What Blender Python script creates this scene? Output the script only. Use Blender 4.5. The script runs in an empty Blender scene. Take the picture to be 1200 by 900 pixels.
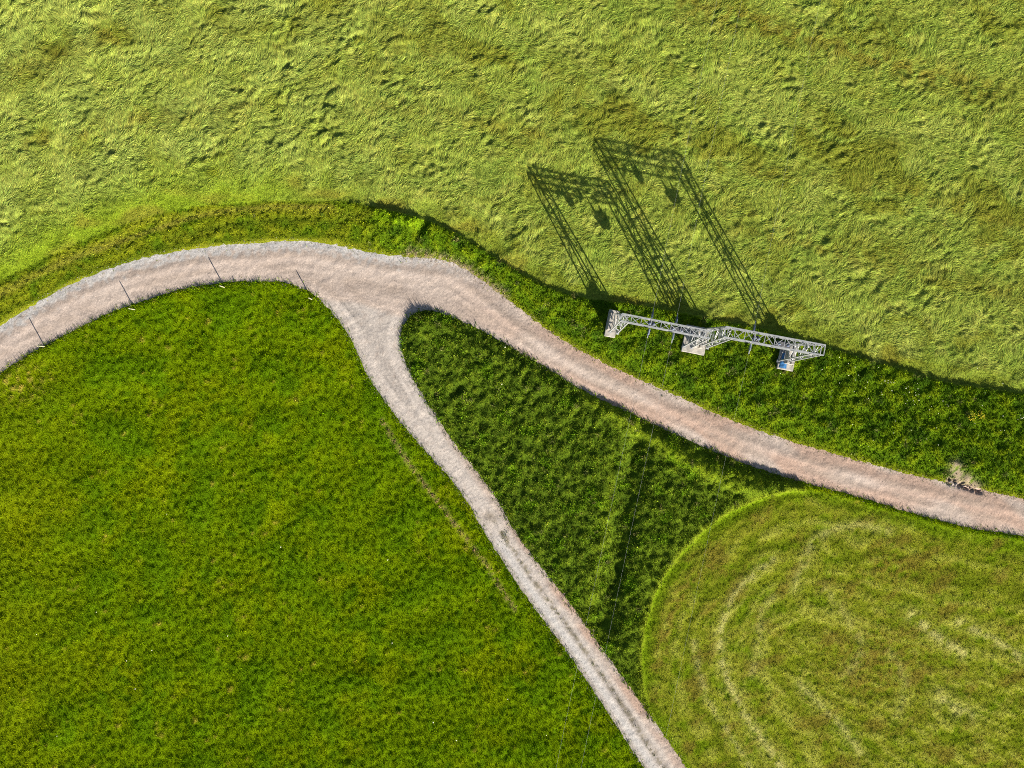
import bpy, bmesh, math, random
import numpy as np
from mathutils import Vector, Matrix

S = bpy.context.scene
R = math.radians
random.seed(7)
PX = 0.08                      # metres on the ground per photo pixel
def wx(p): return ((p[0] - 600) * PX, (450 - p[1]) * PX)

# ------------------------------------------------------------------ camera, sky, sun, exposure
cam = bpy.data.cameras.new('camera'); camo = bpy.data.objects.new('camera', cam)
S.collection.objects.link(camo); S.camera = camo
camo.location = (0, 0, 68); camo.rotation_euler = (0, 0, 0)
cam.sensor_fit = 'HORIZONTAL'; cam.angle = 2 * math.atan(48 / 68); cam.clip_end = 9000; cam.clip_start = 0.5
SUN_EL, SUN_AZ = R(20.9), math.atan2(0.48, -0.877)      # azimuth clockwise from +Y
w = bpy.data.worlds.new('World'); S.world = w; w.use_nodes = True
nt = w.node_tree; nt.nodes.clear()
sky = nt.nodes.new('ShaderNodeTexSky'); sky.sky_type = 'NISHITA'; sky.sun_disc = False
sky.sun_elevation = SUN_EL; sky.sun_rotation = SUN_AZ
bg = nt.nodes.new('ShaderNodeBackground'); bg.inputs[1].default_value = 0.05
wo = nt.nodes.new('ShaderNodeOutputWorld')
nt.links.new(sky.outputs[0], bg.inputs[0]); nt.links.new(bg.outputs[0], wo.inputs[0])
sl = bpy.data.lights.new('sun', 'SUN'); sl.energy = 5.0; sl.angle = R(0.35); sl.color = (1.0, 0.93, 0.80)
so = bpy.data.objects.new('sun', sl); S.collection.objects.link(so)
sd = Vector((math.sin(SUN_AZ) * math.cos(SUN_EL), math.cos(SUN_AZ) * math.cos(SUN_EL), math.sin(SUN_EL)))
so.rotation_euler = sd.to_track_quat('Z', 'Y').to_euler(); so.location = sd * 90
S.view_settings.view_transform = 'Standard'; S.view_settings.look = 'None'
S.view_settings.gamma = 1; S.view_settings.exposure = 1.35
S.cycles.use_denoising = False
S.cycles.pixel_filter_type = 'BLACKMAN_HARRIS'; S.cycles.filter_width = 1.0
S.cycles.max_bounces = 5; S.cycles.diffuse_bounces = 3; S.cycles.transmission_bounces = 3

# ------------------------------------------------------------------ helpers
def tag(o, label=None, cat=None, group=None, kind=None):
    for k, v in (('label', label), ('category', cat), ('group', group), ('kind', kind)):
        if v: o[k] = v
    return o
def link(name, me, m=None, parent=None):
    o = bpy.data.objects.new(name, me); S.collection.objects.link(o)
    if m and me: me.materials.append(m)
    if parent: o.parent = parent
    return o
def empty(name, loc, rz=0):
    o = link(name, None); o.location = loc; o.rotation_euler = (0, 0, rz); o.empty_display_size = .3
    return o
def raw_mesh(name, V, F, nper):
    """V (n,3), F (m,nper) ints"""
    me = bpy.data.meshes.new(name)
    V = np.ascontiguousarray(V, np.float32); F = np.ascontiguousarray(F, np.int32)
    me.vertices.add(len(V)); me.vertices.foreach_set('co', V.ravel())
    me.loops.add(F.size); me.loops.foreach_set('vertex_index', F.ravel())
    me.polygons.add(len(F)); me.polygons.foreach_set('loop_start', np.arange(0, F.size, nper, dtype=np.int32))
    me.update(calc_edges=True)
    return me
def colour(me, dom, C, name='tint'):
    a = me.attributes.new(name, 'FLOAT_COLOR', dom)
    C4 = np.ones((len(C), 4), np.float32); C4[:, :3] = C
    a.data.foreach_set('color', C4.ravel())
def bm_mesh(name, bm):
    me = bpy.data.meshes.new(name); bm.to_mesh(me); bm.free(); return me

# ------------------------------------------------------------------ maps over the place (0.1 m grid)
ST = 0.1; X0, Y0 = -60.0, -48.0; NX, NY = 1201, 961
gx = X0 + np.arange(NX) * ST; gy = Y0 + np.arange(NY) * ST
GX, GY = np.meshgrid(gx, gy)
SZ = (1000, 1250)
def noise(seed, lam, an=1.0, ang=0.0, bw=0.45):
    r = np.random.default_rng(seed)
    f = np.fft.rfft2(r.standard_normal(SZ))
    ky = np.fft.fftfreq(SZ[0], ST)[:, None]; kx = np.fft.rfftfreq(SZ[1], ST)[None, :]
    c, s = math.cos(R(ang)), math.sin(R(ang))
    u = (kx * c + ky * s) / an; v = -kx * s + ky * c
    k = np.sqrt(u * u + v * v) * lam + 1e-9
    f *= np.exp(-np.log(k) ** 2 / (2 * bw * bw)) / np.sqrt(k * k / lam ** 2 + 1e-6)
    n = np.fft.irfft2(f, s=SZ)[:NY, :NX]
    return (n / n.std()).astype(np.float32)
def fractal(seed, lam, octaves=3, gain=.6, **k):
    n = 0; a = 1
    for i in range(octaves):
        n = n + a * noise(seed + i * 17, lam / 2 ** i, **k); a *= gain
    return n / n.std()
def samp(Fm, x, y):
    u = np.clip((x - X0) / ST, 0, NX - 1.001); v = np.clip((y - Y0) / ST, 0, NY - 1.001)
    i = u.astype(np.int32); j = v.astype(np.int32); a = (u - i); b = (v - j)
    if Fm.ndim == 3: a = a[:, None]; b = b[:, None]
    return (Fm[j, i] * (1 - a) + Fm[j, i + 1] * a) * (1 - b) + (Fm[j + 1, i] * (1 - a) + Fm[j + 1, i + 1] * a) * b
def sm(a, b, x):
    t = np.clip((x - a) / (b - a), 0, 1); return t * t * (3 - 2 * t)
def smooth(pl, n=6):
    P = np.array(pl, float); P = np.vstack([2 * P[0] - P[1], P, 2 * P[-1] - P[-2]]); out = []
    for i in range(1, len(P) - 2):
        for t in np.arange(n) / n:
            a, b, c, d = P[i - 1:i + 3]
            out.append(.5 * (2 * b + (c - a) * t + (2 * a - 5 * b + 4 * c - d) * t * t + (3 * b - a - 3 * c + d) * t ** 3))
    out.append(P[-2]); return np.array(out)
def W(pl, n=4):
    P = smooth(pl, n) if n > 1 else np.array(pl, float)
    return np.stack([(P[:, 0] - 600) * PX, (450 - P[:, 1]) * PX], 1)
cX, cY = GX[::2, ::2], GY[::2, ::2]
def up(c):
    f = np.empty((NY, NX), np.float32); f[::2, ::2] = c
    f[1::2, ::2] = .5 * (c[:-1] + c[1:]); f[:, 1::2] = .5 * (f[:, :-1:2] + f[:, 2::2]); return f
def dist(P):
    d = np.full(cX.shape, 1e9, np.float32); sgn = np.zeros(cX.shape, np.float32)
    for (ax, ay), (bx, by) in zip(P[:-1], P[1:]):
        ex, ey = bx - ax, by - ay
        t = np.clip(((cX - ax) * ex + (cY - ay) * ey) / (ex * ex + ey * ey + 1e-9), 0, 1)
        d = np.minimum(d, (cX - ax - t * ex) ** 2 + (cY - ay - t * ey) ** 2)
    return np.sqrt(d)
def inside(P):
    ins = np.zeros(cX.shape, bool)
    for (ax, ay), (bx, by) in zip(P, np.roll(P, -1, 0)):
        if ay == by: continue
        c = ((ay > cY) != (by > cY)) & (cX < (bx - ax) * (cY - ay) / (by - ay) + ax); ins ^= c
    return ins
def sdf(P):
    d = dist(np.vstack([P, P[:1]])); return up(np.where(inside(P), -d, d))
def line(pl, n=4): return up(dist(W(pl, n)))

# outlines measured in the photograph
ROAD_UP = [(-260, 560), (-160, 480), (-60, 416), (0, 382), (40, 357), (80, 335), (120, 318), (160, 305), (200, 296), (250, 289), (300, 285),
  (345, 282), (385, 286), (420, 293), (455, 299), (490, 302), (520, 305), (545, 315), (570, 332), (600, 355), (630, 378), (660, 399),
  (700, 421), (750, 445), (800, 467), (850, 489), (900, 508), (950, 524), (1000, 538), (1055, 553), (1111, 566), (1144, 573), (1200, 584), (1300, 602), (1400, 622)]
ROAD_LO = [(1400, 668), (1300, 649), (1200, 629), (1133, 618), (1067, 601), (1000, 581), (950, 568), (900, 553), (850, 535), (800, 513), (750, 490),
  (700, 467), (670, 450), (643, 433), (610, 414), (580, 396), (550, 381), (525, 370), (505, 364), (490, 366), (478, 374), (471, 386), (470, 402),
  (474, 420), (485, 445), (500, 470), (515, 493), (530, 515), (545, 535), (562, 556), (580, 580), (592, 602), (610, 632), (640, 672), (670, 708),
  (700, 752), (740, 807), (770, 850), (800, 893), (850, 965), (900, 1035), (855, 1050), (800, 968), (752, 896), (713, 837), (674, 778), (642, 734),
  (610, 690), (586, 653), (562, 616), (553, 598), (540, 577), (520, 552), (500, 530), (480, 507), (460, 483), (442, 458), (428, 435),
  (415, 405), (400, 380), (385, 362), (370, 347), (352, 337), (330, 331), (290, 330), (250, 333), (215, 339), (180, 349), (150, 359), (120, 371), (80, 391),
  (40, 412), (0, 438), (-60, 478), (-160, 545), (-260, 620)]
FIELD_EDGE = [(-300, 460), (-160, 400), (-60, 358), (0, 330), (60, 300), (130, 270), (200, 248), (260, 240), (330, 236), (400, 236), (440, 244), (490, 256), (530, 272),
  (570, 296), (600, 315), (640, 337), (680, 349), (720, 354), (760, 360), (800, 368), (850, 378), (900, 388), (950, 402), (1000, 418), (1050, 432),
  (1100, 447), (1150, 455), (1200, 462), (1300, 476), (1500, 505)]
MOWN = [(1500, 700), (1300, 655), (1200, 634), (1133, 623), (1067, 606), (1010, 590), (970, 578), (935, 574), (900, 581), (865, 595), (835, 613), (810, 636), (788, 660), (770, 690),
  (758, 725), (752, 765), (755, 810), (768, 850), (790, 890), (815, 925), (870, 1010), (940, 1100), (1500, 1100)]
TRIANGLE = [(478, 374), (505, 364), (550, 381), (610, 414), (700, 467), (800, 513), (900, 553), (935, 571), (900, 583), (835, 615), (788, 662), (758, 727), (752, 770), (760, 820), (795, 888), (700, 752), (592, 602), (530, 515), (474, 420)]
rd0 = sdf(W(ROAD_UP + ROAD_LO, 3))
fe = W(FIELD_EDGE, 3)
fd = sdf(np.vstack([fe, [[200, 300], [-200, 300]]]))          # negative in the tall field
md = sdf(W(MOWN, 3))                                          # negative in the mown field
td = sdf(W(TRIANGLE, 1))
rd = rd0 + .03 * noise(3, 1.0) + .035 * noise(4, .3)           # ragged road edge
south = sdf(np.vstack([W(ROAD_LO[::-1], 1)[34:], [[300, -400]]])) if False else None
north_side = sdf(np.vstack([W(ROAD_UP, 3) + [0, -.9], [[300, 300], [-300, 300]]]))   # negative north of the main road
NORTH = north_side < 0
L = {k: line(v) for k, v in dict(
  gully=[(748, 515), (738, 560), (724, 640), (713, 695), (708, 728)],
  bank=[(690, 463), (715, 481), (745, 501), (790, 530), (830, 554), (870, 570), (915, 576)],
  bank2=[(840, 546), (880, 560), (925, 569), (950, 573)],
  trail=[(448, 492), (456, 506), (490, 558), (515, 590), (542, 626), (566, 656), (591, 695), (604, 714)],
  pit=[(1112, 563), (1122, 566), (1134, 571), (1147, 577)],
  scar=[(1116, 545), (1120, 555), (1132, 562), (1143, 571)],
  lit_reed=[(446, 253), (462, 258), (478, 260), (490, 261)],
  notch=[(496, 262), (488, 280)],
  bare=[(480, 296), (510, 303), (540, 312), (560, 324), (590, 346)],
  rut1=[(356, -20), (340, 50), (325, 120), (312, 175)], rut2=[(398, -10), (392, 60), (384, 120), (378, 165)],
  br1=[(800, 5), (880, 28), (960, 52), (1050, 80), (1160, 108)], br2=[(-20, 95), (40, 78), (110, 52), (140, 48)], br3=[(100, 156), (170, 140), (240, 130), (300, 126)],
  br4=[(620, 160), (700, 105), (720, 128), (820, 180), (900, 205), (1000, 215), (1200, 270)], br5=[(860, 265), (960, 290), (1060, 318), (1200, 350)], br6=[(10, 176), (60, 163)],
  br7=[(420, 125), (520, 135), (640, 165)],
  ml1=[(845, 735), (843, 760), (850, 790), (868, 830), (890, 862), (915, 898)], ml2=[(812, 748), (818, 780), (830, 820), (850, 852), (880, 900)],
  ml3=[(845, 735), (858, 700), (880, 675), (905, 655)], ml4=[(1068, 720), (1085, 735), (1105, 750), (1130, 766)], ml5=[(1122, 728), (1150, 742), (1175, 756), (1196, 770)],
  ml6=[(930, 690), (950, 640), (975, 620), (1010, 615), (1040, 622)], ml7=[(935, 800), (960, 825), (985, 850), (1010, 885)], ml8=[(990, 790), (1010, 760), (990, 720), (965, 690)],
  ml9=[(1100, 815), (1120, 830), (1135, 836)], ml10=[(880, 790), (890, 760), (890, 720), (905, 700)], ml11=[(1040, 760), (1060, 800), (1050, 840)], mb1=[(775, 770), (785, 720), (810, 680), (830, 660)],
  vl1=[(110, 295), (180, 270), (240, 252), (310, 243), (390, 243)], vl2=[(200, 280), (270, 264), (340, 258), (400, 262)], vl3=[(0, 345), (70, 310), (140, 282)], vl4=[(70, 315), (130, 312), (210, 290)],
).items()}
def g(k, s): return np.exp(-(L[k] / s) ** 2)
infield = fd < 0
inmown = (md < 0) & ~infield
intri = (td < 0.6) & ~inmown & ~infield & (rd0 > -.45)
inverge = NORTH & ~infield & (rd0 > -.45)
inmeadow = ~(infield | inmown | intri | inverge)
n03, n05, n08, n15, n3, n6, n12 = [noise(40 + i, l) for i, l in enumerate((.32, .5, .8, 1.5, 3, 6, 12))]

# ---- flow of the wind-laid crop and its relief
flow = R(38) + .75 * noise(60, 5.5) + .34 * noise(61, 2.4) - sm(-10, 30, GX) * R(18)
crop = .40 * noise(70, 1.3, an=.5, ang=18) + .60 * noise(71, .72, an=.5, ang=30) + .60 * noise(72, .42, an=.55, ang=35) + .25 * noise(73, 2.6, an=.6, ang=5)
ridge = 1 - np.abs(noise(74, 1.1, an=.6, ang=15)) * 1.1
crop = crop * .72 + .30 * ridge
btab = np.random.default_rng(21).standard_normal((3, 400))
def bands(i, lam, warp): return np.interp(np.clip(-fd + warp, 0, 80) / lam, np.arange(400), btab[i])
bnd = bands(0, 1.1, 1.0 * n6 + .3 * n3) * np.tanh(.4 + noise(75, 9)) + .8 * bands(1, 2.6, 1.6 * noise(76, 10))
bnd = bnd / bnd[infield].std()
rough = np.clip(.8 + .35 * noise(77, 7) + .25 * n3, .35, 1.8) + .55 * np.maximum(g('rut1', 1.6), g('rut2', 2.0))
crop = crop * rough + .28 * bnd
edge_in = sm(.1, 2.2, -fd + .5 * n3 - 6 * sm(-2, -30, GX) * 0)       # 0 at the field edge, 1 in the crop
smooth_left = sm(-10, -30, GX) * sm(6, 0, -fd)
Zf = .16 + .16 * edge_in + .074 * crop * edge_in * (1 - .75 * smooth_left) + .03 * n05 - (.20 * g('rut1', .55) + .12 * g('rut2', .7)) * sm(-.9, .6, n08) - .05 * g('br1', 1.0)
# ---- other ground
ul = sm(-10, -18, GX)
Zv = .10 + .38 * sm(.2, 2.4, rd0) * (1 - .85 * ul) + .055 * n15 * sm(.2, 1, rd0) * (1 - .6 * ul) + .05 * n05 + .055 * n03
Zv += .22 * sm(.9, .1, L['lit_reed'] ) - .35 * g('notch', .45) - .05 * g('vl1', .5) - .05 * g('vl2', .5) - .03 * g('vl4', .5)
Zm = .14 + .03 * n08 + .014 * n05 + .026 * n03 + .05 * n6 + .05 * sm(1.2, .1, rd0)
Zt = .16 + .3 * sm(.1, 1.4, rd0) + .05 * n15 + .04 * n08 + .025 * n05 + .035 * n03
Zt += -.62 * g('gully', 1.2) + .40 * g('bank', .6) + .26 * g('bank2', .5) + .22 * np.exp(-(((GX + 8.7) / 1.5) ** 2 + ((GY - 6.2) / 1.1) ** 2))
swath = .5 + .5 * np.sin(md * 2 * math.pi / 2.3 + .9 * noise(80, 4))
arcz = sm(-15, -9, md)
tabw = np.random.default_rng(8).standard_normal((2, 400))
rows = np.interp(np.clip(-md + .22 * noise(81, 6), 0, 60) / .40, np.arange(400), tabw[0]) * np.tanh(1 + noise(82, 3)) + .8 * np.interp(np.clip(-md + .3 * noise(81, 5), 0, 60) / 1.1, np.arange(400), tabw[1])
rows = rows * arcz + (1 - arcz) * (.8 * noise(85, .55, an=.16, ang=-28) + .5 * noise(86, 1.3, an=.3, ang=-35))
Zw = .10 + .02 * n08 + .018 * n05 + .024 * n03 + .03 * swath + .026 * rows
Z = np.where(infield, Zf, np.where(inmown, Zw, np.where(intri, Zt, np.where(inverge, Zv, Zm))))
for k in range(2):                                            # round off the joins a little
    Z[1:-1, 1:-1] = .5 * Z[1:-1, 1:-1] + .125 * (Z[2:, 1:-1] + Z[:-2, 1:-1] + Z[1:-1, 2:] + Z[1:-1, :-2])
Z = .13 + (Z - .13) * sm(-.1, .7, rd0)
inroad = sm(.25, -.25, rd)
Zroad = .05 + .008 * noise(90, 1.2) + .03 * sm(0, -1.6, rd0) + .004 * noise(91, .35)
Z = Z * (1 - inroad) + (Zroad - .07) * inroad
pitm = g('pit', .30); scm = g('scar', .5) * (1 - inroad)
Z = Z - .5 * pitm * sm(-1.2, .6, n05); Zroad = Zroad - .45 * pitm * sm(-.6, .0, rd) * sm(-1.2, .6, n05)

# ---- colours of the things themselves (linear), two sunlit slopes lightened by colour
def C3(r, g_, b): return np.array((r, g_, b), np.float32)
def mix(A, c, m): return A + (np.asarray(c, np.float32) - A) * np.clip(m, 0, 1)[..., None]
ones = np.ones((NY, NX, 1), np.float32)
brn = C3(.145, .115, .022)
Cf = ones * C3(.172, .192, .040)
Cf = mix(Cf, C3(.140, .178, .034), sm(-.2, 1.6, n6) * .6)
Cf = mix(Cf, C3(.215, .215, .055), sm(.2, 1.9, n3 + .5 * n15) * .7)
Cf = mix(Cf, C3(.118, .118, .016), sm(.2, 2.0, bnd + .15 * n15) * .75)
Cf = mix(Cf, C3(.215, .225, .06), sm(.2, 1.8, -bnd + .15 * n15) * .6)
Cf = mix(Cf, brn * 1.15, sm(.9, 2.2, noise(101, 4, an=.25, ang=-12)) * .12)
for k, s, a in (('br1', 1.1, .75), ('br2', .9, .5), ('br3', .9, .6), ('br4', .7, .35), ('br5', .9, .4), ('br6', .6, .5), ('br7', .8, .4)):
    Cf = mix(Cf, brn, g(k, s) * a * sm(-1.2, .6, n15))
Cf = mix(Cf, C3(.20, .215, .062), sm(4, -26, GX) * sm(-1.5, 1, n6) * .6)
Cf = mix(Cf, C3(.118, .125, .022), sm(-.2, 1.5, noise(105, 7, an=.4, ang=-15) + .3 * n15) * sm(-20, 20, GX) * .25)
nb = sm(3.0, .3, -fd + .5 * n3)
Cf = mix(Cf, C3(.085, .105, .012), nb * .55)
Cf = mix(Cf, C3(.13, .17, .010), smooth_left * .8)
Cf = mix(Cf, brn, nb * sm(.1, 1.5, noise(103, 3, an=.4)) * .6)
Cv = mix(ones * C3(.062, .112, .006), C3(.105, .15, .007), sm(-.2, 1.6, n15 + .4 * n05))
Cv = mix(Cv, C3(.035, .075, .006), sm(.2, 1.6, n3 - .3 * n08))
Cv = mix(Cv, C3(.125, .14, .012), sm(.7, .05, rd0) * .7)
Cv = mix(Cv, C3(.135, .158, .010), ul * sm(-1.6, .6, n3 + .3 * n15) * .9)
Cv = mix(Cv, C3(.06, .085, .008), np.maximum(g('vl2', .35), g('vl4', .3)) * ul * .7)
Cv = mix(Cv, C3(.15, .145, .03), np.maximum(g('vl1', .25) * .9, g('vl3', .4) * .8) * ul + .5 * ul * sm(1.3, .3, np.abs(L['vl1'] + .9)) * sm(0, 1, n3))
vst = np.interp(np.clip(fd + .25 * n6, 0, 20) / .42, np.arange(400), btab[2])
Cv = mix(Cv, C3(.055, .085, .007), ul * sm(.2, 1.5, vst + .3 * n05) * .75)
Cv = mix(Cv, C3(.17, .18, .022), ul * sm(.2, 1.5, -vst + .3 * n05) * .6)
Cv = mix(Cv, C3(.13, .215, .008), sm(.75, .2, L['lit_reed']) * sm(-1, .3, n05))  # grass strip on the sun-facing bank, its lit brightness put into the colour
Cm = mix(ones * C3(.080, .118, .0035), C3(.062, .108, .004), sm(-.3, 1.4, n6))
Cm = mix(Cm, C3(.125, .140, .004), sm(.2, 2.4, .8 * n3 + .9 * n12 + .1 * n08) * .45)
Cm = mix(Cm, C3(.045, .085, .004), sm(.6, 2.0, n15 - .5 * n3) * .8)
Cm = mix(Cm, C3(.20, .165, .05), sm(2.9, 3.8, n08 + .8 * n3) * .8)
dead = np.exp(-(((GX + 46) / 2.2) ** 2 + ((GY - .2) / 1.6) ** 2))
Cm = mix(Cm, C3(.125, .132, .006), sm(-38, -48, GX + 2 * n3) * .35)
Cm = mix(Cm, C3(.26, .20, .085), dead * sm(.3, 1.6, n08))
Ct = mix(ones * C3(.048, .078, .008), C3(.085, .120, .012), sm(.2, 1.8, n08 + .5 * n15))
Ct = mix(Ct, C3(.026, .046, .006), sm(-.1, 1.4, noise(150, 1.9) + .6 * n05) * .9)
Ct = mix(Ct, C3(.10, .125, .02), sm(.9, 2.0, noise(151, .45) + .4 * n3) * .8)
Ct = mix(Ct, C3(.07, .14, .006), sm(.5, 2, n3 + .3 * n05) * .6)
Ct = mix(Ct, C3(.15, .19, .012), np.maximum(np.maximum(1.5 * g('bank', .75), 1.3 * g('bank2', .55)), .8 * np.exp(-((L['gully'] - 1.6) / .6) ** 2) * (GX < 9.6)) * .35 * sm(-1.4, .4, n05))  # gully's west slope lightened too, the sun on it put into the colour
Ct = mix(Ct, C3(.062, .092, .010), sm(3.5, .5, md + .5 * n3) * .7)
Ct = mix(Ct, C3(.095, .12, .012), sm(.8, .1, md) * .8)
Cw = mix(ones * C3(.135, .150, .020), C3(.095, .130, .010), sm(-.2, 1.2, n3 + .5 * n6))
Cw = mix(Cw, C3(.185, .170, .045), sm(.3, 1.0, swath + .35 * n15) * .55)
Cw = mix(Cw, C3(.25, .24, .085), sm(.1, 1.6, rows + .2 * n05) * .9)
Cw = mix(Cw, C3(.085, .105, .012), sm(.1, 1.6, -rows + .25 * n05) * .8)
Cw = mix(Cw, C3(.13, .095, .035), sm(.5, 1.9, noise(110, 2.6, an=.5, ang=30) + .4 * n05) * .7)
Cw = mix(Cw, C3(.090, .150, .006), sm(1.4, .2, -md + .4 * n3) * .5)
wc = np.exp(-(((GX - 34) / 5.5) ** 2 + ((GY + 26) / 4) ** 2)) + np.exp(-(((GX - 36) / 3.5) ** 2 + ((GY + 17) / 2) ** 2))
Cw = mix(Cw, C3(.135, .098, .034), wc * sm(-.7, 1.1, n08 + .6 * n3) * .9)
Cw = mix(Cw, C3(.15, .105, .045), g('mb1', .7) * sm(-.6, .8, n08) * .75)
Cf, Cv, Cm, Ct, Cw = Cf * C3(1.64, 1.80, 1.35), Cv * C3(1.38, 1.34, .9), Cm * C3(1.48, 1.56, .6), Ct * C3(1.72, 1.72, 1.1), Cw * C3(1.26, 1.36, .55)
for k, s, a in (('ml1', .38, 1), ('ml2', .3, .6), ('ml3', .35, .8), ('ml4', .42, 1.1), ('ml5', .38, .9), ('ml6', .5, .5), ('ml7', .4, .6), ('ml8', .5, .35), ('ml9', .7, .7), ('ml10', .45, .4), ('ml11', .5, .3)):
    Cw = mix(Cw, C3(.42, .40, .12), (g(k, s * .65) + .35 * g(k, s * 1.6)) * a * .85 * sm(-2.2, .7, n15 + .5 * n08 + .5 * n05))
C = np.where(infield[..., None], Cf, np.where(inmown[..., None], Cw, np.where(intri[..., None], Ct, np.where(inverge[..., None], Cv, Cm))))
soil = C3(.25, .155, .08)
C = mix(C, soil, sm(.45, .1, L['trail'] + .12 * n05) * sm(-.7, .6, n05) * .65)
C = mix(C, C3(.26, .20, .14), sm(.2, .5, pitm))
C = mix(C, C3(.27, .21, .15), np.maximum(scm * 1.2, 0) * sm(-1.2, 0, n05))
C = mix(C, C3(.30, .23, .14), g('bare', .5) * sm(-.5, .7, n05) * (1 - infield))
GRASS = sm(-.30, .22, rd + .14 * n05 + .10 * n03) * (1 - sm(.45, .2, L['trail'] + .15 * n05) * .7) * (1 - sm(.3, .7, scm)) * (1 - sm(.2, .6, pitm))

# ------------------------------------------------------------------ materials
def mat(name, build, rough=.85, spec=.25):
    m = bpy.data.materials.new(name); m.use_nodes = True
    t = m.node_tree; b = t.nodes['Principled BSDF']
    b.inputs['Roughness'].default_value = rough; b.inputs['Specular IOR Level'].default_value = spec
    build(t, b); return m
def N(t, typ, **k):
    n = t.nodes.new(typ)
    for a, v in k.items(): setattr(n, a, v)
    return n
def noise_node(t, scale, detail=4, rough=.6):
    tc = N(t, 'ShaderNodeTexCoord'); n = N(t, 'ShaderNodeTexNoise')
    n.inputs['Scale'].default_value = scale; n.inputs['Detail'].default_value = detail; n.inputs['Roughness'].default_value = rough
    t.links.new(tc.outputs['Object'], n.inputs['Vector']); return n
def vary(t, src, scale, lo, hi):
    n = noise_node(t, scale); mr = N(t, 'ShaderNodeMapRange')
    mr.inputs[1].default_value = .3; mr.inputs[2].default_value = .7; mr.inputs[3].default_value = lo; mr.inputs[4].default_value = hi
    t.links.new(n.outputs['Fac'], mr.inputs[0])
    v = N(t, 'ShaderNodeVectorMath', operation='SCALE'); t.links.new(src, v.inputs[0]); t.links.new(mr.outputs[0], v.inputs['Scale'])
    return v.outputs[0], n
def bump(t, b, h, s, d):
    n = N(t, 'ShaderNodeBump'); n.inputs['Strength'].default_value = s; n.inputs['Distance'].default_value = d
    t.links.new(h, n.inputs['Height']); t.links.new(n.outputs[0], b.inputs['Normal'])
def tinted(scale, lo, hi, bs=0, bd=.05, bscale=None):
    def f(t, b):
        a = N(t, 'ShaderNodeAttribute', attribute_name='tint')
        c, n = vary(t, a.outputs['Color'], scale, lo, hi); t.links.new(c, b.inputs['Base Color'])
        if bs: bump(t, b, (noise_node(t, bscale) if bscale else n).outputs['Fac'], bs, bd)
    return f
def blade_mat(name, trans):
    m = mat(name, lambda t, b: None, rough=.8, spec=0); t = m.node_tree; b = t.nodes['Principled BSDF']
    a = N(t, 'ShaderNodeAttribute', attribute_name='tint'); t.links.new(a.outputs['Color'], b.inputs['Base Color'])
    tr = N(t, 'ShaderNodeBsdfTranslucent'); t.links.new(a.outputs['Color'], tr.inputs['Color'])
    mx = N(t, 'ShaderNodeMixShader'); mx.inputs[0].default_value = trans
    t.links.new(b.outputs[0], mx.inputs[1]); t.links.new(tr.outputs[0], mx.inputs[2])
    t.links.new(mx.outputs[0], t.nodes['Material Output'].inputs['Surface']); return m
def plain(c, scale=6, lo=.75, hi=1.2, bs=.2, bd=.01, bscale=None):
    def f(t, b):
        r = N(t, 'ShaderNodeRGB'); r.outputs[0].default_value = (*c, 1)
        col, n = vary(t, r.outputs[0], scale, lo, hi); t.links.new(col, b.inputs['Base Color'])
        if bs: bump(t, b, n.outputs['Fac'], bs, bd)
    return f
M_ground = mat('turf', tinted(9, .6, 1.3, .7, .08), spec=0)
M_road = mat('gravel', tinted(13, .66, 1.30, .6, .02, 20))
M_blade = blade_mat('grass_blade', .14)
M_stone = mat('stone', tinted(30, .8, 1.2))
M_steel = mat('galvanised_steel', plain((.33, .34, .35), 5, .8, 1.15, .05), rough=.5, spec=.5)
M_steel.node_tree.nodes['Principled BSDF'].inputs['Metallic'].default_value = .25
M_conc = mat('concrete', plain((.37, .345, .31), 3, .62, 1.2, .3, .02), rough=.9)
M_glass = mat('insulator_glaze', plain((.10, .13, .22), 8, .8, 1.2, 0), rough=.2, spec=.6)
M_dark = mat('dark_paint', plain((.09, .09, .10), 6, .8, 1.2, 0), rough=.5)
M_blue = mat('blue_surface', plain((.035, .13, .30), 5, .8, 1.2, .3, .03), rough=.5)
M_wood = mat('weathered_wood', plain((.42, .40, .26), 14, .7, 1.2, .4, .01))
M_wire = mat('aluminium_wire', plain((.5, .5, .5), 3, .9, 1.1, 0), rough=.4)

# ------------------------------------------------------------------ ground: one sheet to the horizon
def sheet(name, xs, ys, zf, cf, keep=None):
    A, B = np.meshgrid(xs, ys); nx, ny = len(xs), len(ys)
    V = np.stack([A.ravel(), B.ravel(), zf(A.ravel(), B.ravel())], 1)
    idx = np.arange(nx * ny).reshape(ny, nx)
    F = np.stack([idx[:-1, :-1], idx[:-1, 1:], idx[1:, 1:], idx[1:, :-1]], -1).reshape(-1, 4)
    col = cf(A.ravel(), B.ravel())
    if keep is not None:
        k = keep(A.ravel(), B.ravel()); F = F[k[F].all(1)]
        u, inv = np.unique(F, return_inverse=True); V = V[u]; col = col[u]; F = inv.reshape(-1, 4)
    me = raw_mesh(name, V, F, 4); colour(me, 'POINT', col)
    me.polygons.foreach_set('use_smooth', np.ones(len(F), bool)); return me
far = [120, 80, 68, 62]
xs = np.concatenate([[-4000, -1500, -600, -250], [-a for a in far], np.arange(-59.75, 59.8, .25), far[::-1], [250, 600, 1500, 4000]])
far = [110, 75, 58, 50]
ys = np.concatenate([[-4000, -1500, -600, -250], [-a for a in far], np.arange(-47.75, 47.8, .25), far[::-1], [250, 600, 1500, 4000]])
tag(link('ground', sheet('ground', xs, ys, lambda x, y: samp(Z, x, y), lambda x, y: samp(C, x, y)), M_ground), kind='structure')

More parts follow.
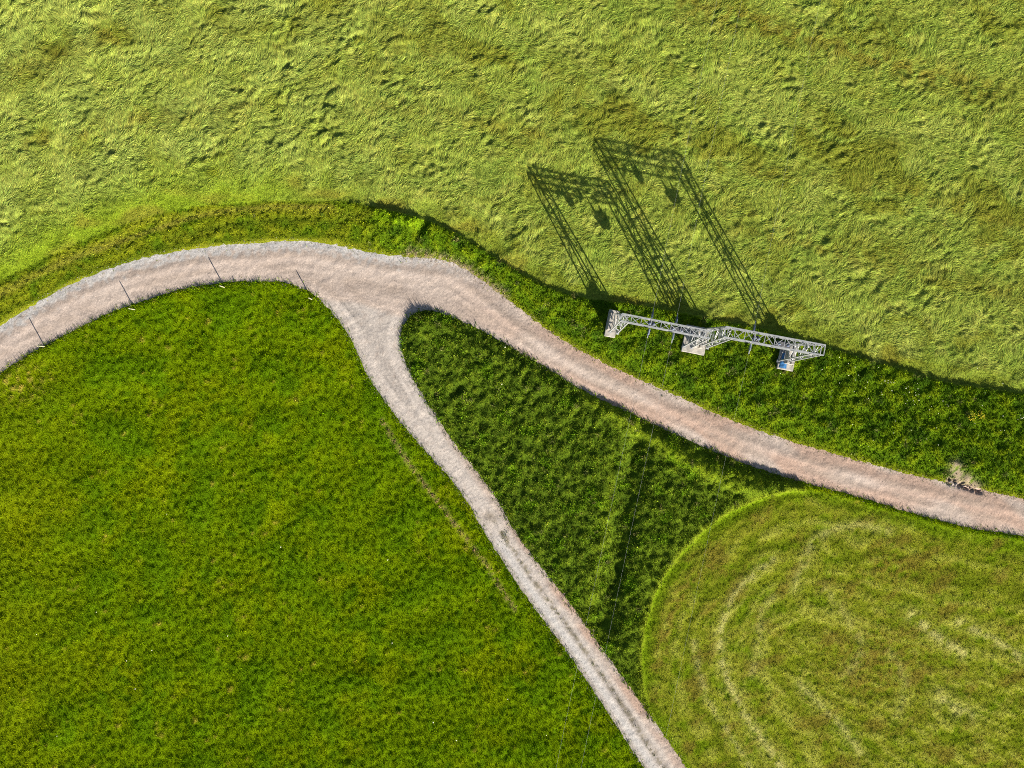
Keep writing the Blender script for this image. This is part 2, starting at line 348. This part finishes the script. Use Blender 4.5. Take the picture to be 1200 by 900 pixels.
# ------------------------------------------------------------------ gravel road and farm track
track_split = sdf(W([(372, 349), (420, 352), (478, 371), (478, 374), (471, 390), (520, 505), (900, 1050), (700, 1100), (380, 700), (360, 360)], 1))
seg = GX
Cr = mix(ones * C3(.60, .485, .415), C3(.64, .53, .46), sm(-.8, 1.2, noise(120, 6, an=.3, ang=-25)) * .6)
Cr = mix(Cr, C3(.66, .62, .59), sm(1.25, .35, up(dist(W(ROAD_UP, 3))) + .25 * n08) * sm(2, -14, GX))             # pale grey loose edge, west half
Cr = mix(Cr, C3(.57, .385, .295), sm(-8, 6, GX) * .85 * sm(-1.4, .8, noise(121, 3, an=.3, ang=-25)))   # redder to the east
dR = -rd0
for a, s in ((1.3, .40), (2.9, .45)):
    Cr = mix(Cr, C3(.49, .385, .315), np.exp(-((dR - a) / s) ** 2) * .55 * sm(-1.4, .6, noise(122, 3, an=.4, ang=-25)))
Cr = mix(Cr, C3(.60, .535, .485), sm(.1, -.6, track_split) * .85)
Cr = mix(Cr, C3(.42, .33, .28), sm(.8, 2.4, n05 + .8 * n15) * .35)
dist_l = line([(562, 616), (586, 653), (610, 690), (642, 734), (674, 778), (713, 837), (752, 896), (800, 968)])
cen = line([(575, 605), (602, 645), (632, 690), (662, 730), (695, 776), (730, 828), (773, 893), (824, 968)])
Cr = mix(Cr, C3(.20, .165, .09), np.exp(-(cen / .27) ** 2) * sm(-1.1, .7, n05 + .6 * n15) * .75 * sm(-11, -14, GY))
Cr = mix(Cr, C3(.62, .60, .585), np.exp(-((dist_l - .75) / .4) ** 2) * sm(-13, -16, GY) * .7)
Cr = mix(Cr, C3(.45, .34, .26), sm(.9, .2, L['bare']) * sm(-.5, .8, n03) * .7)
soil_patch = np.exp(-(((GX + 2.1) / .7) ** 2 + ((GY + 12.4) / .5) ** 2))
Cr = mix(Cr, C3(.33, .27, .21), soil_patch * .8)
uR = up(dist(W(ROAD_UP, 3)))
tab = np.random.default_rng(5).standard_normal((3, 400)); 
def tabn(u, i, lam): return np.interp(np.clip(u, 0, 20) / lam, np.arange(400), tab[i])
along = np.where(track_split > 0, uR, dR + 7)
streak = tabn(along + .04 * n3, 0, .20) * (.6 + .4 * np.tanh(n6)) + tabn(along + .10 * n6, 1, .5)
fine = (1 + .075 * np.random.default_rng(9).standard_normal((NY, NX)) + .08 * noise(123, .22) + .02 * n05 + .11 * streak) * .62
Cr = mix(Cr, C3(.62, .60, .60), sm(.55, .1, uR + .2 * n05) * sm(2, -14, GX) * .5)
Cr = np.clip(Cr * fine[..., None], .05, .8)
rx = np.arange(-59.9, 59.9, .10); ry = np.arange(-47.9, 47.9, .10)
for nm, cond in (('gravel_road', track_split > -.001), ('farm_track', track_split <= .4)):
    cm = np.where(cond, 1.0, 0.0).astype(np.float32)
    tag(link(nm, sheet(nm, rx, ry, lambda x, y: samp(Zroad, x, y) + (.004 if nm == 'farm_track' else 0), lambda x, y: samp(Cr, x, y),
        lambda x, y: (samp(rd, x, y) < .32) & (samp(cm, x, y) > .5)), M_road), kind='structure')

# ------------------------------------------------------------------ grass: real blades
rng = np.random.default_rng(11)
def scatter(mask_fn, density, box=(-54, 54, -42, 42)):
    n = int((box[1] - box[0]) * (box[3] - box[2]) * density)
    x = rng.uniform(box[0], box[1], n); y = rng.uniform(box[2], box[3], n)
    p = mask_fn(x, y); k = rng.random(n) < p; return x[k], y[k]
def zbase(x, y): return np.maximum(samp(Z, x, y), np.where(samp(rd, x, y) < .1, samp(Zroad, x, y), -9))
def nearest(Fm, x, y): return Fm[np.clip(((y - Y0) / ST + .5).astype(int), 0, NY - 1), np.clip(((x - X0) / ST + .5).astype(int), 0, NX - 1)]
def tri_blades(x, y, z, ang, lean, ln, wd, roll):
    n = len(x); h = np.stack([np.cos(ang), np.sin(ang)], 1); pr = ang + math.pi / 2 + roll
    p = np.stack([np.cos(pr), np.sin(pr)], 1) * (wd / 2)[:, None]
    V = np.zeros((n, 3, 3), np.float32)
    V[:, 0, 0] = x - p[:, 0]; V[:, 0, 1] = y - p[:, 1]; V[:, 0, 2] = z - .01
    V[:, 1, 0] = x + p[:, 0]; V[:, 1, 1] = y + p[:, 1]; V[:, 1, 2] = z - .01
    V[:, 2, 0] = x + h[:, 0] * ln * np.sin(lean); V[:, 2, 1] = y + h[:, 1] * ln * np.sin(lean); V[:, 2, 2] = z + ln * np.cos(lean)
    return V
def tri_object(name, parts, label=None):
    V = np.concatenate([p[0].reshape(-1, 3) for p in parts]); col = np.concatenate([p[1] for p in parts])
    me = raw_mesh(name, V, np.arange(len(V)).reshape(-1, 3), 3); colour(me, 'FACE', col)
    return tag(link(name, me, M_blade), kind='stuff')
def tints(x, y, spread=.22, sway=.10):
    c = samp(C, x, y); n = len(x)
    c = c * np.exp(rng.normal(0, spread, n))[:, None]
    c[:, 0] *= np.exp(rng.normal(0, sway, n)); return np.clip(c, .002, .7)

# the wind-laid tall crop: long bent ribbons lying along the flow
x, y = scatter(lambda x, y: (nearest(infield, x, y)) * 1.0, 250)
n = len(x); e = samp(edge_in, x, y); sl_ = samp(smooth_left, x, y)
an = samp(flow, x, y) + rng.normal(0, .30, n); ln = rng.uniform(.16, .46, n) * (.35 + .65 * e) * (1 - .35 * sl_); wd = rng.uniform(.018, .038, n)
hx, hy = np.cos(an), np.sin(an); z0 = samp(Z, x, y) + rng.uniform(-.02, .05, n); tx, ty = x + hx * ln, y + hy * ln
roll = rng.normal(0, .55, n); V = np.zeros((n, 3, 3), np.float32)
V[:, 0] = np.stack([x + hy * wd / 2, y - hx * wd / 2, z0 - roll * wd / 2], 1); V[:, 1] = np.stack([x - hy * wd / 2, y + hx * wd / 2, z0 + roll * wd / 2], 1)
V[:, 2] = np.stack([tx, ty, np.maximum(samp(Z, tx, ty), z0 - .08) + rng.uniform(.0, .12, n)], 1)
tri_object('tall_grass', [(V, tints(x, y, .26))])

# grazed meadow
x, y = scatter(lambda x, y: nearest(inmeadow, x, y) * samp(GRASS, x, y), 250)
n = len(x); r0 = samp(rd0, x, y); tall = np.exp(-(r0 / .45) ** 2) * (rng.random(n) < .5)
ln = rng.uniform(.06, .16, n) * (1 + 1.2 * tall) * (1 + .25 * samp(n08, x, y).clip(-1, 2))
parts = [(tri_blades(x, y, zbase(x, y), rng.uniform(0, 6.283, n), rng.uniform(.2, 1.2, n), ln, rng.uniform(.028, .06, n), rng.normal(0, .5, n)), tints(x, y, .34))]
tri_object('meadow_grass', parts)
# verge between road and crop
x, y = scatter(lambda x, y: nearest(inverge, x, y) * samp(GRASS, x, y), 230)
n = len(x); ln = rng.uniform(.06, .18, n) * (.5 + .5 * sm(0, .8, samp(rd0, x, y))) * (1 - .4 * samp(ul, x, y))
parts = [(tri_blades(x, y, zbase(x, y), rng.uniform(0, 6.283, n), rng.uniform(.2, 1.2, n), ln, rng.uniform(.04, .10, n), rng.normal(0, .5, n)), tints(x, y, .42))]
tri_object('verge_grass', parts)
# rough herbs in the triangle between the two ways
x, y = scatter(lambda x, y: nearest(intri, x, y) * samp(GRASS, x, y), 330)
n = len(x); r0 = samp(rd0, x, y); tall = np.exp(-(r0 / .5) ** 2) * (rng.random(n) < .5)
ln = rng.uniform(.05, .17, n) * (1 - .5 * samp(g('bank', .7), x, y)) * (1 + .9 * tall) * (1 + .35 * samp(n3, x, y).clip(-1, 2) + .2 * samp(n08, x, y).clip(-1, 2))
parts = [(tri_blades(x, y, zbase(x, y), rng.uniform(0, 6.283, n), rng.uniform(.2, 1.15, n), ln, rng.uniform(.03, .08, n), rng.normal(0, .5, n)), tints(x, y, .55))]
tri_object('rough_herbs', parts)
# taller weeds standing in irregular groups on the rough ground
cx, cy = scatter(lambda x, y: nearest((intri | inverge) & (rd0 > .4), x, y) * sm(.2, 1.6, samp(n3, x, y) + .7 * samp(n08, x, y)) * (1 - .8 * samp(ul, x, y)) * (np.hypot(x - 17, y - 4) > 2) , 1.6)
m = rng.integers(10, 46, len(cx)); k = np.repeat(np.arange(len(cx)), m); n = len(k); rr = rng.uniform(.10, .42, len(cx))
x = cx[k] + rng.normal(0, 1, n) * rr[k] * .5; y = cy[k] + rng.normal(0, 1, n) * rr[k] * .5
pal = np.array([(.13, .19, .02), (.09, .16, .008), (.17, .19, .05), (.06, .12, .012), (.20, .19, .06)], np.float32)[rng.integers(0, 5, len(cx))]
tri_object('tall_weeds', [(tri_blades(x, y, zbase(x, y), rng.uniform(0, 6.283, n), rng.uniform(.3, 1.25, n), rng.uniform(.12, .38, n), rng.uniform(.025, .07, n), rng.normal(0, .5, n)), pal[k] * np.exp(rng.normal(0, .25, n))[:, None])])
# freshly mown field
x, y = scatter(lambda x, y: nearest(inmown, x, y) * samp(GRASS, x, y), 190)
n = len(x); ln = rng.uniform(.04, .13, n)
parts = [(tri_blades(x, y, zbase(x, y), rng.uniform(0, 6.283, n), rng.uniform(.5, 1.4, n), ln, rng.uniform(.03, .07, n), rng.normal(0, .5, n)), tints(x, y, .30))]
tri_object('mown_grass', parts)

# tall stalks leaning over the south edge of the road (they comb the gravel with shadow)
x, y = scatter(lambda x, y: nearest((~NORTH) & (rd0 > -.05) & (rd0 < .7), x, y) * sm(-30.5, -29, y) * sm(-.3, 1.0, samp(n15, x, y) + .5 * samp(n05, x, y)) + 2.5 * np.exp(-(((x + 8.8) / 1.6) ** 2 + ((y - 6.2) / 1.2) ** 2)) * (samp(rd0, x, y) > -.05) * (samp(rd0, x, y) < .7) * (1 - nearest(NORTH, x, y)), 34)
n = len(x); near_tip = np.exp(-(((x + 8.8) / 1.6) ** 2 + ((y - 6.2) / 1.2) ** 2)); intr = nearest(intri, x, y)
ln = rng.uniform(.08, .28, n) * (1 + 1.9 * near_tip) * np.where(intr, 1.15, .8)
tri_object('roadside_stalks', [(tri_blades(x, y, zbase(x, y), rng.uniform(0, 6.283, n), rng.uniform(.05, .45, n), ln, rng.uniform(.02, .045, n), rng.normal(0, .5, n)), tints(x, y, .3))])
x, y = scatter(lambda x, y: np.exp(-(((x + 8.7) / 1.5) ** 2 + ((y - 6.3) / .9) ** 2)) * (samp(rd0, x, y) > 0) * (samp(rd0, x, y) < .9), 150, (-13, -4, 3, 9))
n = len(x); tri_object('tall_tuft_grass', [(tri_blades(x, y, zbase(x, y), rng.uniform(0, 6.283, n), rng.uniform(.05, .5, n), rng.uniform(.2, .6, n), rng.uniform(.02, .05, n), rng.normal(0, .5, n)), tints(x, y, .4))])
# grass strip in the middle of the track
x, y = scatter(lambda x, y: np.exp(-(samp(cen, x, y) / .16) ** 2) * .55 * (samp(n08, x, y) > .1) * (y < -13) + np.exp(-(((x + .7) / .28) ** 2 + ((y + 14.3) / .75) ** 2)), 160, (-4, 18, -46, -11))
n = len(x); cc = np.tile(C3(.07, .10, .008), (n, 1)) * np.exp(rng.normal(0, .3, n))[:, None]
tri_object('track_grass', [(tri_blades(x, y, samp(Zroad, x, y), rng.uniform(0, 6.283, n), rng.uniform(.3, 1.2, n), rng.uniform(.06, .18, n), rng.uniform(.03, .07, n), rng.normal(0, .5, n)), cc)])

# ------------------------------------------------------------------ loose stones and clods
OV = np.array([(1, 0, 0), (-1, 0, 0), (0, 1, 0), (0, -1, 0), (0, 0, 1), (0, 0, -1)], float)
OF = np.array([(0, 2, 4), (2, 1, 4), (1, 3, 4), (3, 0, 4), (2, 0, 5), (1, 2, 5), (3, 1, 5), (0, 3, 5)])
def stones(name, x, y, z, size, col, m=None):
    n = len(x); a = rng.uniform(0, 6.283, n); sc = size[:, None, None] * rng.uniform(.6, 1.2, (n, 6, 1)) * np.array((1, .8, .6))
    V = OV[None] * sc; c, s_ = np.cos(a)[:, None], np.sin(a)[:, None]
    V = np.stack([V[..., 0] * c - V[..., 1] * s_ + x[:, None], V[..., 0] * s_ + V[..., 1] * c + y[:, None], V[..., 2] + z[:, None]], -1)
    F = (OF[None] + np.arange(n)[:, None, None] * 6).reshape(-1, 3)
    me = raw_mesh(name, V.reshape(-1, 3), F, 3); colour(me, 'FACE', np.repeat(col, 8, 0))
    return tag(link(name, me, m or M_stone), kind='stuff')
x, y = scatter(lambda x, y: (samp(rd, x, y) < .55) * (.10 + .9 * np.exp(-(samp(rd, x, y) / .45) ** 2) + .35 * (samp(track_split, x, y) < 0)) * np.exp(-(np.maximum(samp(rd, x, y), 0) / .22) ** 2), 55)
n = len(x); cc = np.clip(samp(Cr, x, y) * np.exp(rng.normal(0, .22, n))[:, None], .05, .8)
stones('loose_gravel', x, y, np.where(samp(rd, x, y) > .1, samp(Z, x, y) + .03, samp(Zroad, x, y)) + .002, rng.uniform(.014, .040, n), cc)
x, y = scatter(lambda x, y: sm(.34, .08, samp(L['trail'], x, y)) * (samp(n05, x, y) > -.9), 26, (-13, 4, -26, -2))
n = len(x); stones('soil_clods', x, y, samp(Z, x, y) + .03, rng.uniform(.03, .085, n), np.tile(soil, (n, 1)) * np.exp(rng.normal(0, .25, n))[:, None])
x, y = scatter(lambda x, y: np.clip(samp(scm, x, y) * 1.3 - .3, 0, 1), 9, (40, 45, -10.5, -7))
n = len(x); stones('bank_rubble', x, y, samp(Z, x, y) + .02, rng.uniform(.03, .09, n), np.tile(C3(.27, .215, .155), (n, 1)) * np.exp(rng.normal(0, .2, n))[:, None])
# flowers
def specks(name, pts, sr, c, h):
    x = np.array([p[0] for p in pts]); y = np.array([p[1] for p in pts]); n = len(x)
    stones(name, x, y, samp(Z, x, y) + h, np.asarray(sr), np.tile(c, (n, 1)) * rng.uniform(.8, 1.15, n)[:, None])
fl = []
for cx_, cy_, s_, k in ((1037, 447, 5, 10), (1065, 460, 12, 14), (1000, 455, 20, 12), (975, 425, 14, 6), (1160, 500, 12, 5), (1192, 487, 4, 6), (1050, 500, 40, 14), (1095, 470, 25, 8), (900, 450, 40, 8), (1163, 462, 8, 3)):
    fl += [wx((random.gauss(cx_, s_), random.gauss(cy_, s_ * .6))) for _ in range(k)]
fl = [p for p in fl if samp(rd0, np.array([p[0]]), np.array([p[1]]))[0] > .3]
specks('white_flowers', fl, [random.uniform(.03, .065) for _ in fl], C3(.75, .75, .55), .2)
fm = [wx(p) for p in ((45, 742), (115, 716), (460, 752), (535, 866), (595, 818), (160, 806), (268, 744), (508, 845), (196, 602), (330, 640), (70, 860), (640, 860), (455, 655), (150, 773), (179, 761), (588, 450), (592, 407))]
specks('white_specks', fm, [random.uniform(.05, .10) for _ in fm], C3(.7, .68, .5), .14)

# ------------------------------------------------------------------ lattice portals
def bar_bm(bm, a, b_, w_, h_=None):
    a, b_ = Vector(a), Vector(b_); d = b_ - a; h_ = h_ or w_
    q = d.to_track_quat('Z', 'Y').to_matrix().to_4x4()
    bmesh.ops.create_cube(bm, size=1, matrix=Matrix.Translation((a + b_) / 2) @ q @ Matrix.Diagonal((w_, h_, d.length, 1)))
def bar(name, a, b_, w_, m, parent, h_=None):
    bm = bmesh.new(); bar_bm(bm, a, b_, w_, h_); return link(name, bm_mesh(name, bm), m, parent)
def box_bm(bm, lo, hi):
    lo, hi = Vector(lo), Vector(hi)
    bmesh.ops.create_cube(bm, size=1, matrix=Matrix.Translation((lo + hi) / 2) @ Matrix.Diagonal((*(hi - lo), 1)))
def ring_bm(cs, wd):
    bm = bmesh.new(); ctr = sum(cs, Vector()) / 4; nrm = (cs[1] - cs[0]).cross(cs[2] - cs[1]).normalized() * wd / 2; L_ = []
    for c in cs:
        i_ = (ctr - c).normalized() * wd
        L_.append([bm.verts.new(c + nrm), bm.verts.new(c + i_ + nrm), bm.verts.new(c + i_ - nrm), bm.verts.new(c - nrm)])
    for p, q in zip(L_, L_[1:] + L_[:1]):
        for k in range(4): bm.faces.new((p[k], p[(k + 1) % 4], q[(k + 1) % 4], q[k]))
    return bm
CH, BR = .095, .045
def portal(p0, p1, H, wid, depth, label, base_z, over=0.0):
    P0 = Vector((*wx(p0), 0)); P1 = Vector((*wx(p1), 0)); d = P1 - P0; Ln = d.length; rz = math.atan2(d.y, d.x)
    t = tag(empty('lattice_portal', P0, rz), label, 'power line gantry', 'steel lattice gantries of the power line')
    top = H - depth
    for lx in (0, Ln):                                   # local x along the beam, y across
        bx, by, ux, uy = .36, .82, .34, wid / 2
        cor = lambda f, sx, sy: Vector((lx + sx * (bx + (ux - bx) * f), sy * (by + (uy - by) * f), base_z + (top - base_z) * f))
        nb_ = 5 if H < 7.5 else 6
        lv = [(i / nb_) ** .9 for i in range(nb_ + 1)]
        ring = lambda f: ring_bm([cor(f, *q) for q in ((-1, -1), (1, -1), (1, 1), (-1, 1))], .06)
        leg = link('leg', bm_mesh('leg', ring(lv[-2])), M_steel, t)
        for f in lv[1:-2:2]: link('level_frame', bm_mesh('level_frame', ring(f)), M_steel, leg)
        for sx in (-1, 1):
            for sy in (-1, 1):
                c = cor(0, sx, sy); bm = bmesh.new(); box_bm(bm, c - Vector((.14, .14, .0)), c + Vector((.14, .14, .05))); link('base_plate', bm_mesh('base_plate', bm), M_steel, leg)
        for sx in (-1, 1):
            for sy in (-1, 1):
                bar('chord', cor(0, sx, sy) + Vector((0, 0, .05)), cor(1, sx, sy) + Vector((0, 0, depth - .06)), CH, M_steel, leg)
        for i in range(nb_):
            f0, f1 = lv[i], lv[i + 1]
            for k, (s1, s2) in enumerate((((-1, -1), (1, -1)), ((1, -1), (1, 1)), ((1, 1), (-1, 1)), ((-1, 1), (-1, -1)))):
                a, b_ = (s1, s2) if (i + k) % 2 == 0 else (s2, s1)
                bar('brace', cor(f0, *a), cor(f1, *b_), BR, M_steel, leg)
    # beam
    x0, x1 = -.34 - over * .3, Ln + .34 + over; hw = wid / 2
    end = lambda xx: bm_mesh('end_frame', ring_bm([Vector((xx, -hw, top)), Vector((xx, hw, top)), Vector((xx, hw, H)), Vector((xx, -hw, H))], .07))
    beam = link('beam', end(x0), M_steel, t); link('end_frame', end(x1), M_steel, beam)
    for yy in (-hw, hw):
        for zz in (top, H): bar('chord', (x0, yy, zz), (x1, yy, zz), CH, M_steel, beam)
    nb_ = max(7, int((x1 - x0) / .78)); st = (x1 - x0) / nb_
    for i in range(nb_):
        a, b_ = x0 + i * st, x0 + (i + 1) * st; s = 1 if i % 2 else -1
        bar('brace', (a, -s * hw, H - .01), (b_, s * hw, H - .01), BR, M_steel, beam)
        bar('brace', (a, s * hw, top + .01), (b_, -s * hw, top + .01), BR, M_steel, beam)
        for yy in (-hw, hw): bar('brace', (a, yy, top if s > 0 else H), (b_, yy, H if s > 0 else top), BR, M_steel, beam)
        if i: bar('strut', (a, -hw + .06, H), (a, hw - .06, H), .05, M_steel, beam)
    return t, P0, d.normalized(), Ln, top, rz
A = portal((720, 380), (806, 397), 6.6, .62, .6, 'lower steel lattice gantry spanning the left and middle concrete footings', .72)
B = portal((824, 397), (915, 414), 8.3, .86, .76, 'taller steel lattice gantry spanning the middle and right concrete footings', .72, .2)

def lathe(prof, n=12, axis='Z'):
    bm = bmesh.new(); rings = []
    for r_, z_ in prof:
        rings.append([bm.verts.new((r_ * math.cos(6.2832 * k / n), r_ * math.sin(6.2832 * k / n), z_)) for k in range(n)])
    for q, p in zip(rings[:-1], rings[1:]):
        for k in range(n): bm.faces.new((q[k], q[(k + 1) % n], p[(k + 1) % n], p[k]))
    bm.faces.new(rings[0][::-1]); bm.faces.new(rings[-1]); return bm
prof = [(.03, 0)]
for i in range(6): prof += [(.04, .04 + i * .09), (.115, .06 + i * .09), (.10, .085 + i * .09), (.04, .11 + i * .09)]
prof += [(.03, .62)]
ins_me = bm_mesh('insulator_string', lathe(prof)); ins_me.materials.append(M_glass)
WIRE_DIR = Vector((.205, .979, 0)).normalized()
def wire(a, b_, sag, label):
    pts = [a.lerp(b_, k / 24) - Vector((0, 0, 4 * sag * (k / 24) * (1 - k / 24))) for k in range(25)]
    bm = bmesh.new(); prev = None
    for p in pts:
        r_ = .003; ring = [bm.verts.new(p + Vector((r_ * math.cos(k * 1.5708), 0, r_ * math.sin(k * 1.5708)))) for k in range(4)]
        if prev:
            for k in range(4): bm.faces.new((prev[k], prev[(k + 1) % 4], ring[(k + 1) % 4], ring[k]))
        prev = ring
    tag(link('overhead_wire', bm_mesh('overhead_wire', bm), M_wire), label, 'power line wire', 'overhead wires of the power line')
where = {'A': 'lower gantry', 'B': 'taller gantry'}; nth = ('leftmost', 'middle', 'rightmost')
for key, (t, P0, d, Ln, top, rz), fr in (('A', A, (.32, .62)), ('B', B, (.28,))):
    Hh = 6.6 if key == 'A' else 8.5
    for q, f in enumerate(fr):
        rank = ('left', 'right')[q] if key == 'A' else 'only'
        c = P0 + d * (Ln * f); c.z = top + .25; hw = .33 if key == 'A' else .44
        for s, nm in ((1, 'field'), (-1, 'road')):
            st = c + WIRE_DIR * s * (hw + .10)
            th = tag(empty('line_insulator', st), f'dark ribbed insulator, {rank} one on the {nm} side of the {where[key]}', 'insulator', 'insulators holding the overhead wires')
            dr = (WIRE_DIR * s + Vector((0, 0, -.10))).normalized()
            o = link('insulator_discs', ins_me, None, th); o.rotation_euler = dr.to_track_quat('Z', 'Y').to_euler()
            bar('link_rod', (0, 0, 0), -dr * .16, .05, M_steel, th)
            bar('clamp', dr * .62, dr * .85, .07, M_steel, th)
            e_ = st + dr * .84
            wire(e_, e_ + WIRE_DIR * s * (62 if s > 0 else 70) + Vector((0, 0, .3)), .8, f'thin overhead wire from the {where[key]} over the {"tall field" if s > 0 else "road"}, {rank} one')
    # gear slung under the beam
    for q, (f, wdt, hgt, drop, kind) in enumerate(((.34, .6, .45, .18, 'slim'), (.68, 1.25, .55, .75, 'wide'))):
        c = P0 + d * (Ln * f); c.z = top - drop - hgt
        th = tag(empty('slung_switch', c, rz), f'{"small" if kind == "slim" else "large"} dark switch box slung on rods under the beam of the {where[key]}', 'switch box', 'switch boxes slung under the gantry beams')
        bm = bmesh.new(); box_bm(bm, (-wdt / 2, -.28, 0), (wdt / 2, .28, hgt)); bmesh.ops.bevel(bm, geom=bm.edges[:], offset=.06, segments=2, affect='EDGES')
        for v in bm.verts:
            if v.co.z < hgt * .4: v.co.x *= .62; v.co.y *= .8
        link('housing', bm_mesh('housing', bm), M_dark, th)
        for s in (-1, 1):
            bar('hanger_rod', (s * wdt * .3, 0, hgt), (s * wdt * .3, 0, hgt + drop), .05, M_steel, th)
            bm = lathe([(.05, 0), (.11, .05), (.06, .1), (.11, .15), (.06, .2), (.11, .25), (.04, .3)], 10)
            o = link('bushing', bm_mesh('bushing', bm), M_glass, th); o.location = (s * wdt * .3, 0, hgt + .02)

# concrete footings
def footing(p, rz, sx, sy, walls, label, hgt=1.15):
    th = tag(empty('concrete_footing', (*wx(p), .52), rz), label, 'footing', 'concrete footings of the gantries')
    def blk(name, lo, hi, bev=.03, taper=0):
        bm = bmesh.new(); box_bm(bm, lo, hi)
        if taper:
            for v in bm.verts:
                if v.co.z > lo[2] + .01: v.co.x = (lo[0] + hi[0]) / 2 + (v.co.x - (lo[0] + hi[0]) / 2) * (1 - taper)
        bmesh.ops.bevel(bm, geom=bm.edges[:], offset=bev, segments=1, affect='EDGES'); return link(name, bm_mesh(name, bm), M_conc, th)
    blk('slab', (-sx / 2, -sy / 2, -.5), (sx / 2, sy / 2, .22))
    for x0, x1 in walls: blk('plinth', (x0, -sy / 2 + .55, .215), (x1, sy / 2 - .36, hgt), .03, .10)
    blk('curb', (-sx / 2 + .02, sy / 2 - .30, .212), (sx / 2 - .02, sy / 2 - .02, .52), .02)
    return th
rzA = math.atan2(-17, 86)
footing((716, 380), rzA, 1.0, 2.5, ((-.44, -.12),), 'narrow pale concrete footing under the left end of the lower gantry')
footing((812.5, 399), rzA, 2.15, 2.5, ((-.16, .22), (.30, .66)), 'widest concrete footing, between the two gantries')
footing((919.5, 418), rzA, 1.5, 2.55, ((-.30, -.02), (.10, .40)), 'concrete footing with a blue wedge under the right end of the taller gantry')
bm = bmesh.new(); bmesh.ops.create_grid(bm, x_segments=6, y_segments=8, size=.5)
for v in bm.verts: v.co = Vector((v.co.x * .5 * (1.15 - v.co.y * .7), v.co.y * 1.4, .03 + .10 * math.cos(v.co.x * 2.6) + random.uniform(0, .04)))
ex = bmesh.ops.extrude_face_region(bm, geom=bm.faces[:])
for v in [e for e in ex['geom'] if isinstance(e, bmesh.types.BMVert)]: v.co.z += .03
o = link('blue_wedge', bm_mesh('blue_wedge', bm), M_blue); o.location = (*wx((914.5, 423)), .77); o.rotation_euler = (0, 0, rzA)  # flat blue wedge with an uneven top, resting on the slab
tag(o, 'thin uneven blue wedge lying on the right concrete footing', 'tarpaulin')

# ------------------------------------------------------------------ fence posts on the meadow edge
lab = ('thin wooden stake at the meadow edge, leftmost of the four beside the bend', 'thin wooden stake beside the gravel bend, second from the left',
       'thin wooden stake beside the gravel bend, third from the left', 'thin wooden stake nearest the road fork, rightmost of the four')
for (p, l_) in zip(((53, 406), (159, 363), (264, 337), (366, 351)), lab):
    X_, Y_ = wx(p); zz = float(samp(Z, np.array([X_]), np.array([Y_]))[0])
    th = tag(empty('fence_post', (X_, Y_, zz - .05)), l_, 'fence post', 'stakes along the inside of the gravel bend')
    link('stake', bm_mesh('stake', lathe([(.05, -.3), (.05, .4), (.045, 1.1), (.03, 1.18)], 8)), M_wood, th)
    bm = lathe([(.058, .0), (.062, .03), (.058, .06)], 8); o = link('wire_clip', bm_mesh('wire_clip', bm), M_dark, th); o.location = (0, 0, .92)

# ------------------------------------------------------------------ yellow flower clumps
for p, l_ in (((1132, 487), 'yellow flowering clump on the green verge, left of the pair'), ((1143, 486), 'yellow flowering clump on the green verge, right of the pair')):
    X_, Y_ = wx(p); zz = float(samp(Z, np.array([X_]), np.array([Y_]))[0]); bm = bmesh.new(); bs = bmesh.new()
    for k in range(36):
        a, r_ = random.uniform(0, 6.28), .42 * math.sqrt(random.random()); c = Vector((r_ * math.cos(a), r_ * math.sin(a), .34 + random.uniform(-.08, .08)))
        bmesh.ops.create_icosphere(bm, subdivisions=1, radius=random.uniform(.025, .05), matrix=Matrix.Translation(c))
        bar_bm(bs, (c.x * .6, c.y * .6, 0), c, .012)
    th = tag(empty('flower_clump', (X_, Y_, zz)), l_, 'flowers', 'yellow flower clumps on the verge')
    link('blossoms', bm_mesh('blossoms', bm), YEL if 'YEL' in globals() else globals().setdefault('YEL', mat('yellow_petal', plain((.50, .42, .02), 9, .8, 1.2, 0))), th)
    link('stems', bm_mesh('stems', bs), globals().setdefault('STEM', mat('stem', plain((.07, .12, .01), 9, .8, 1.2, 0))), th)
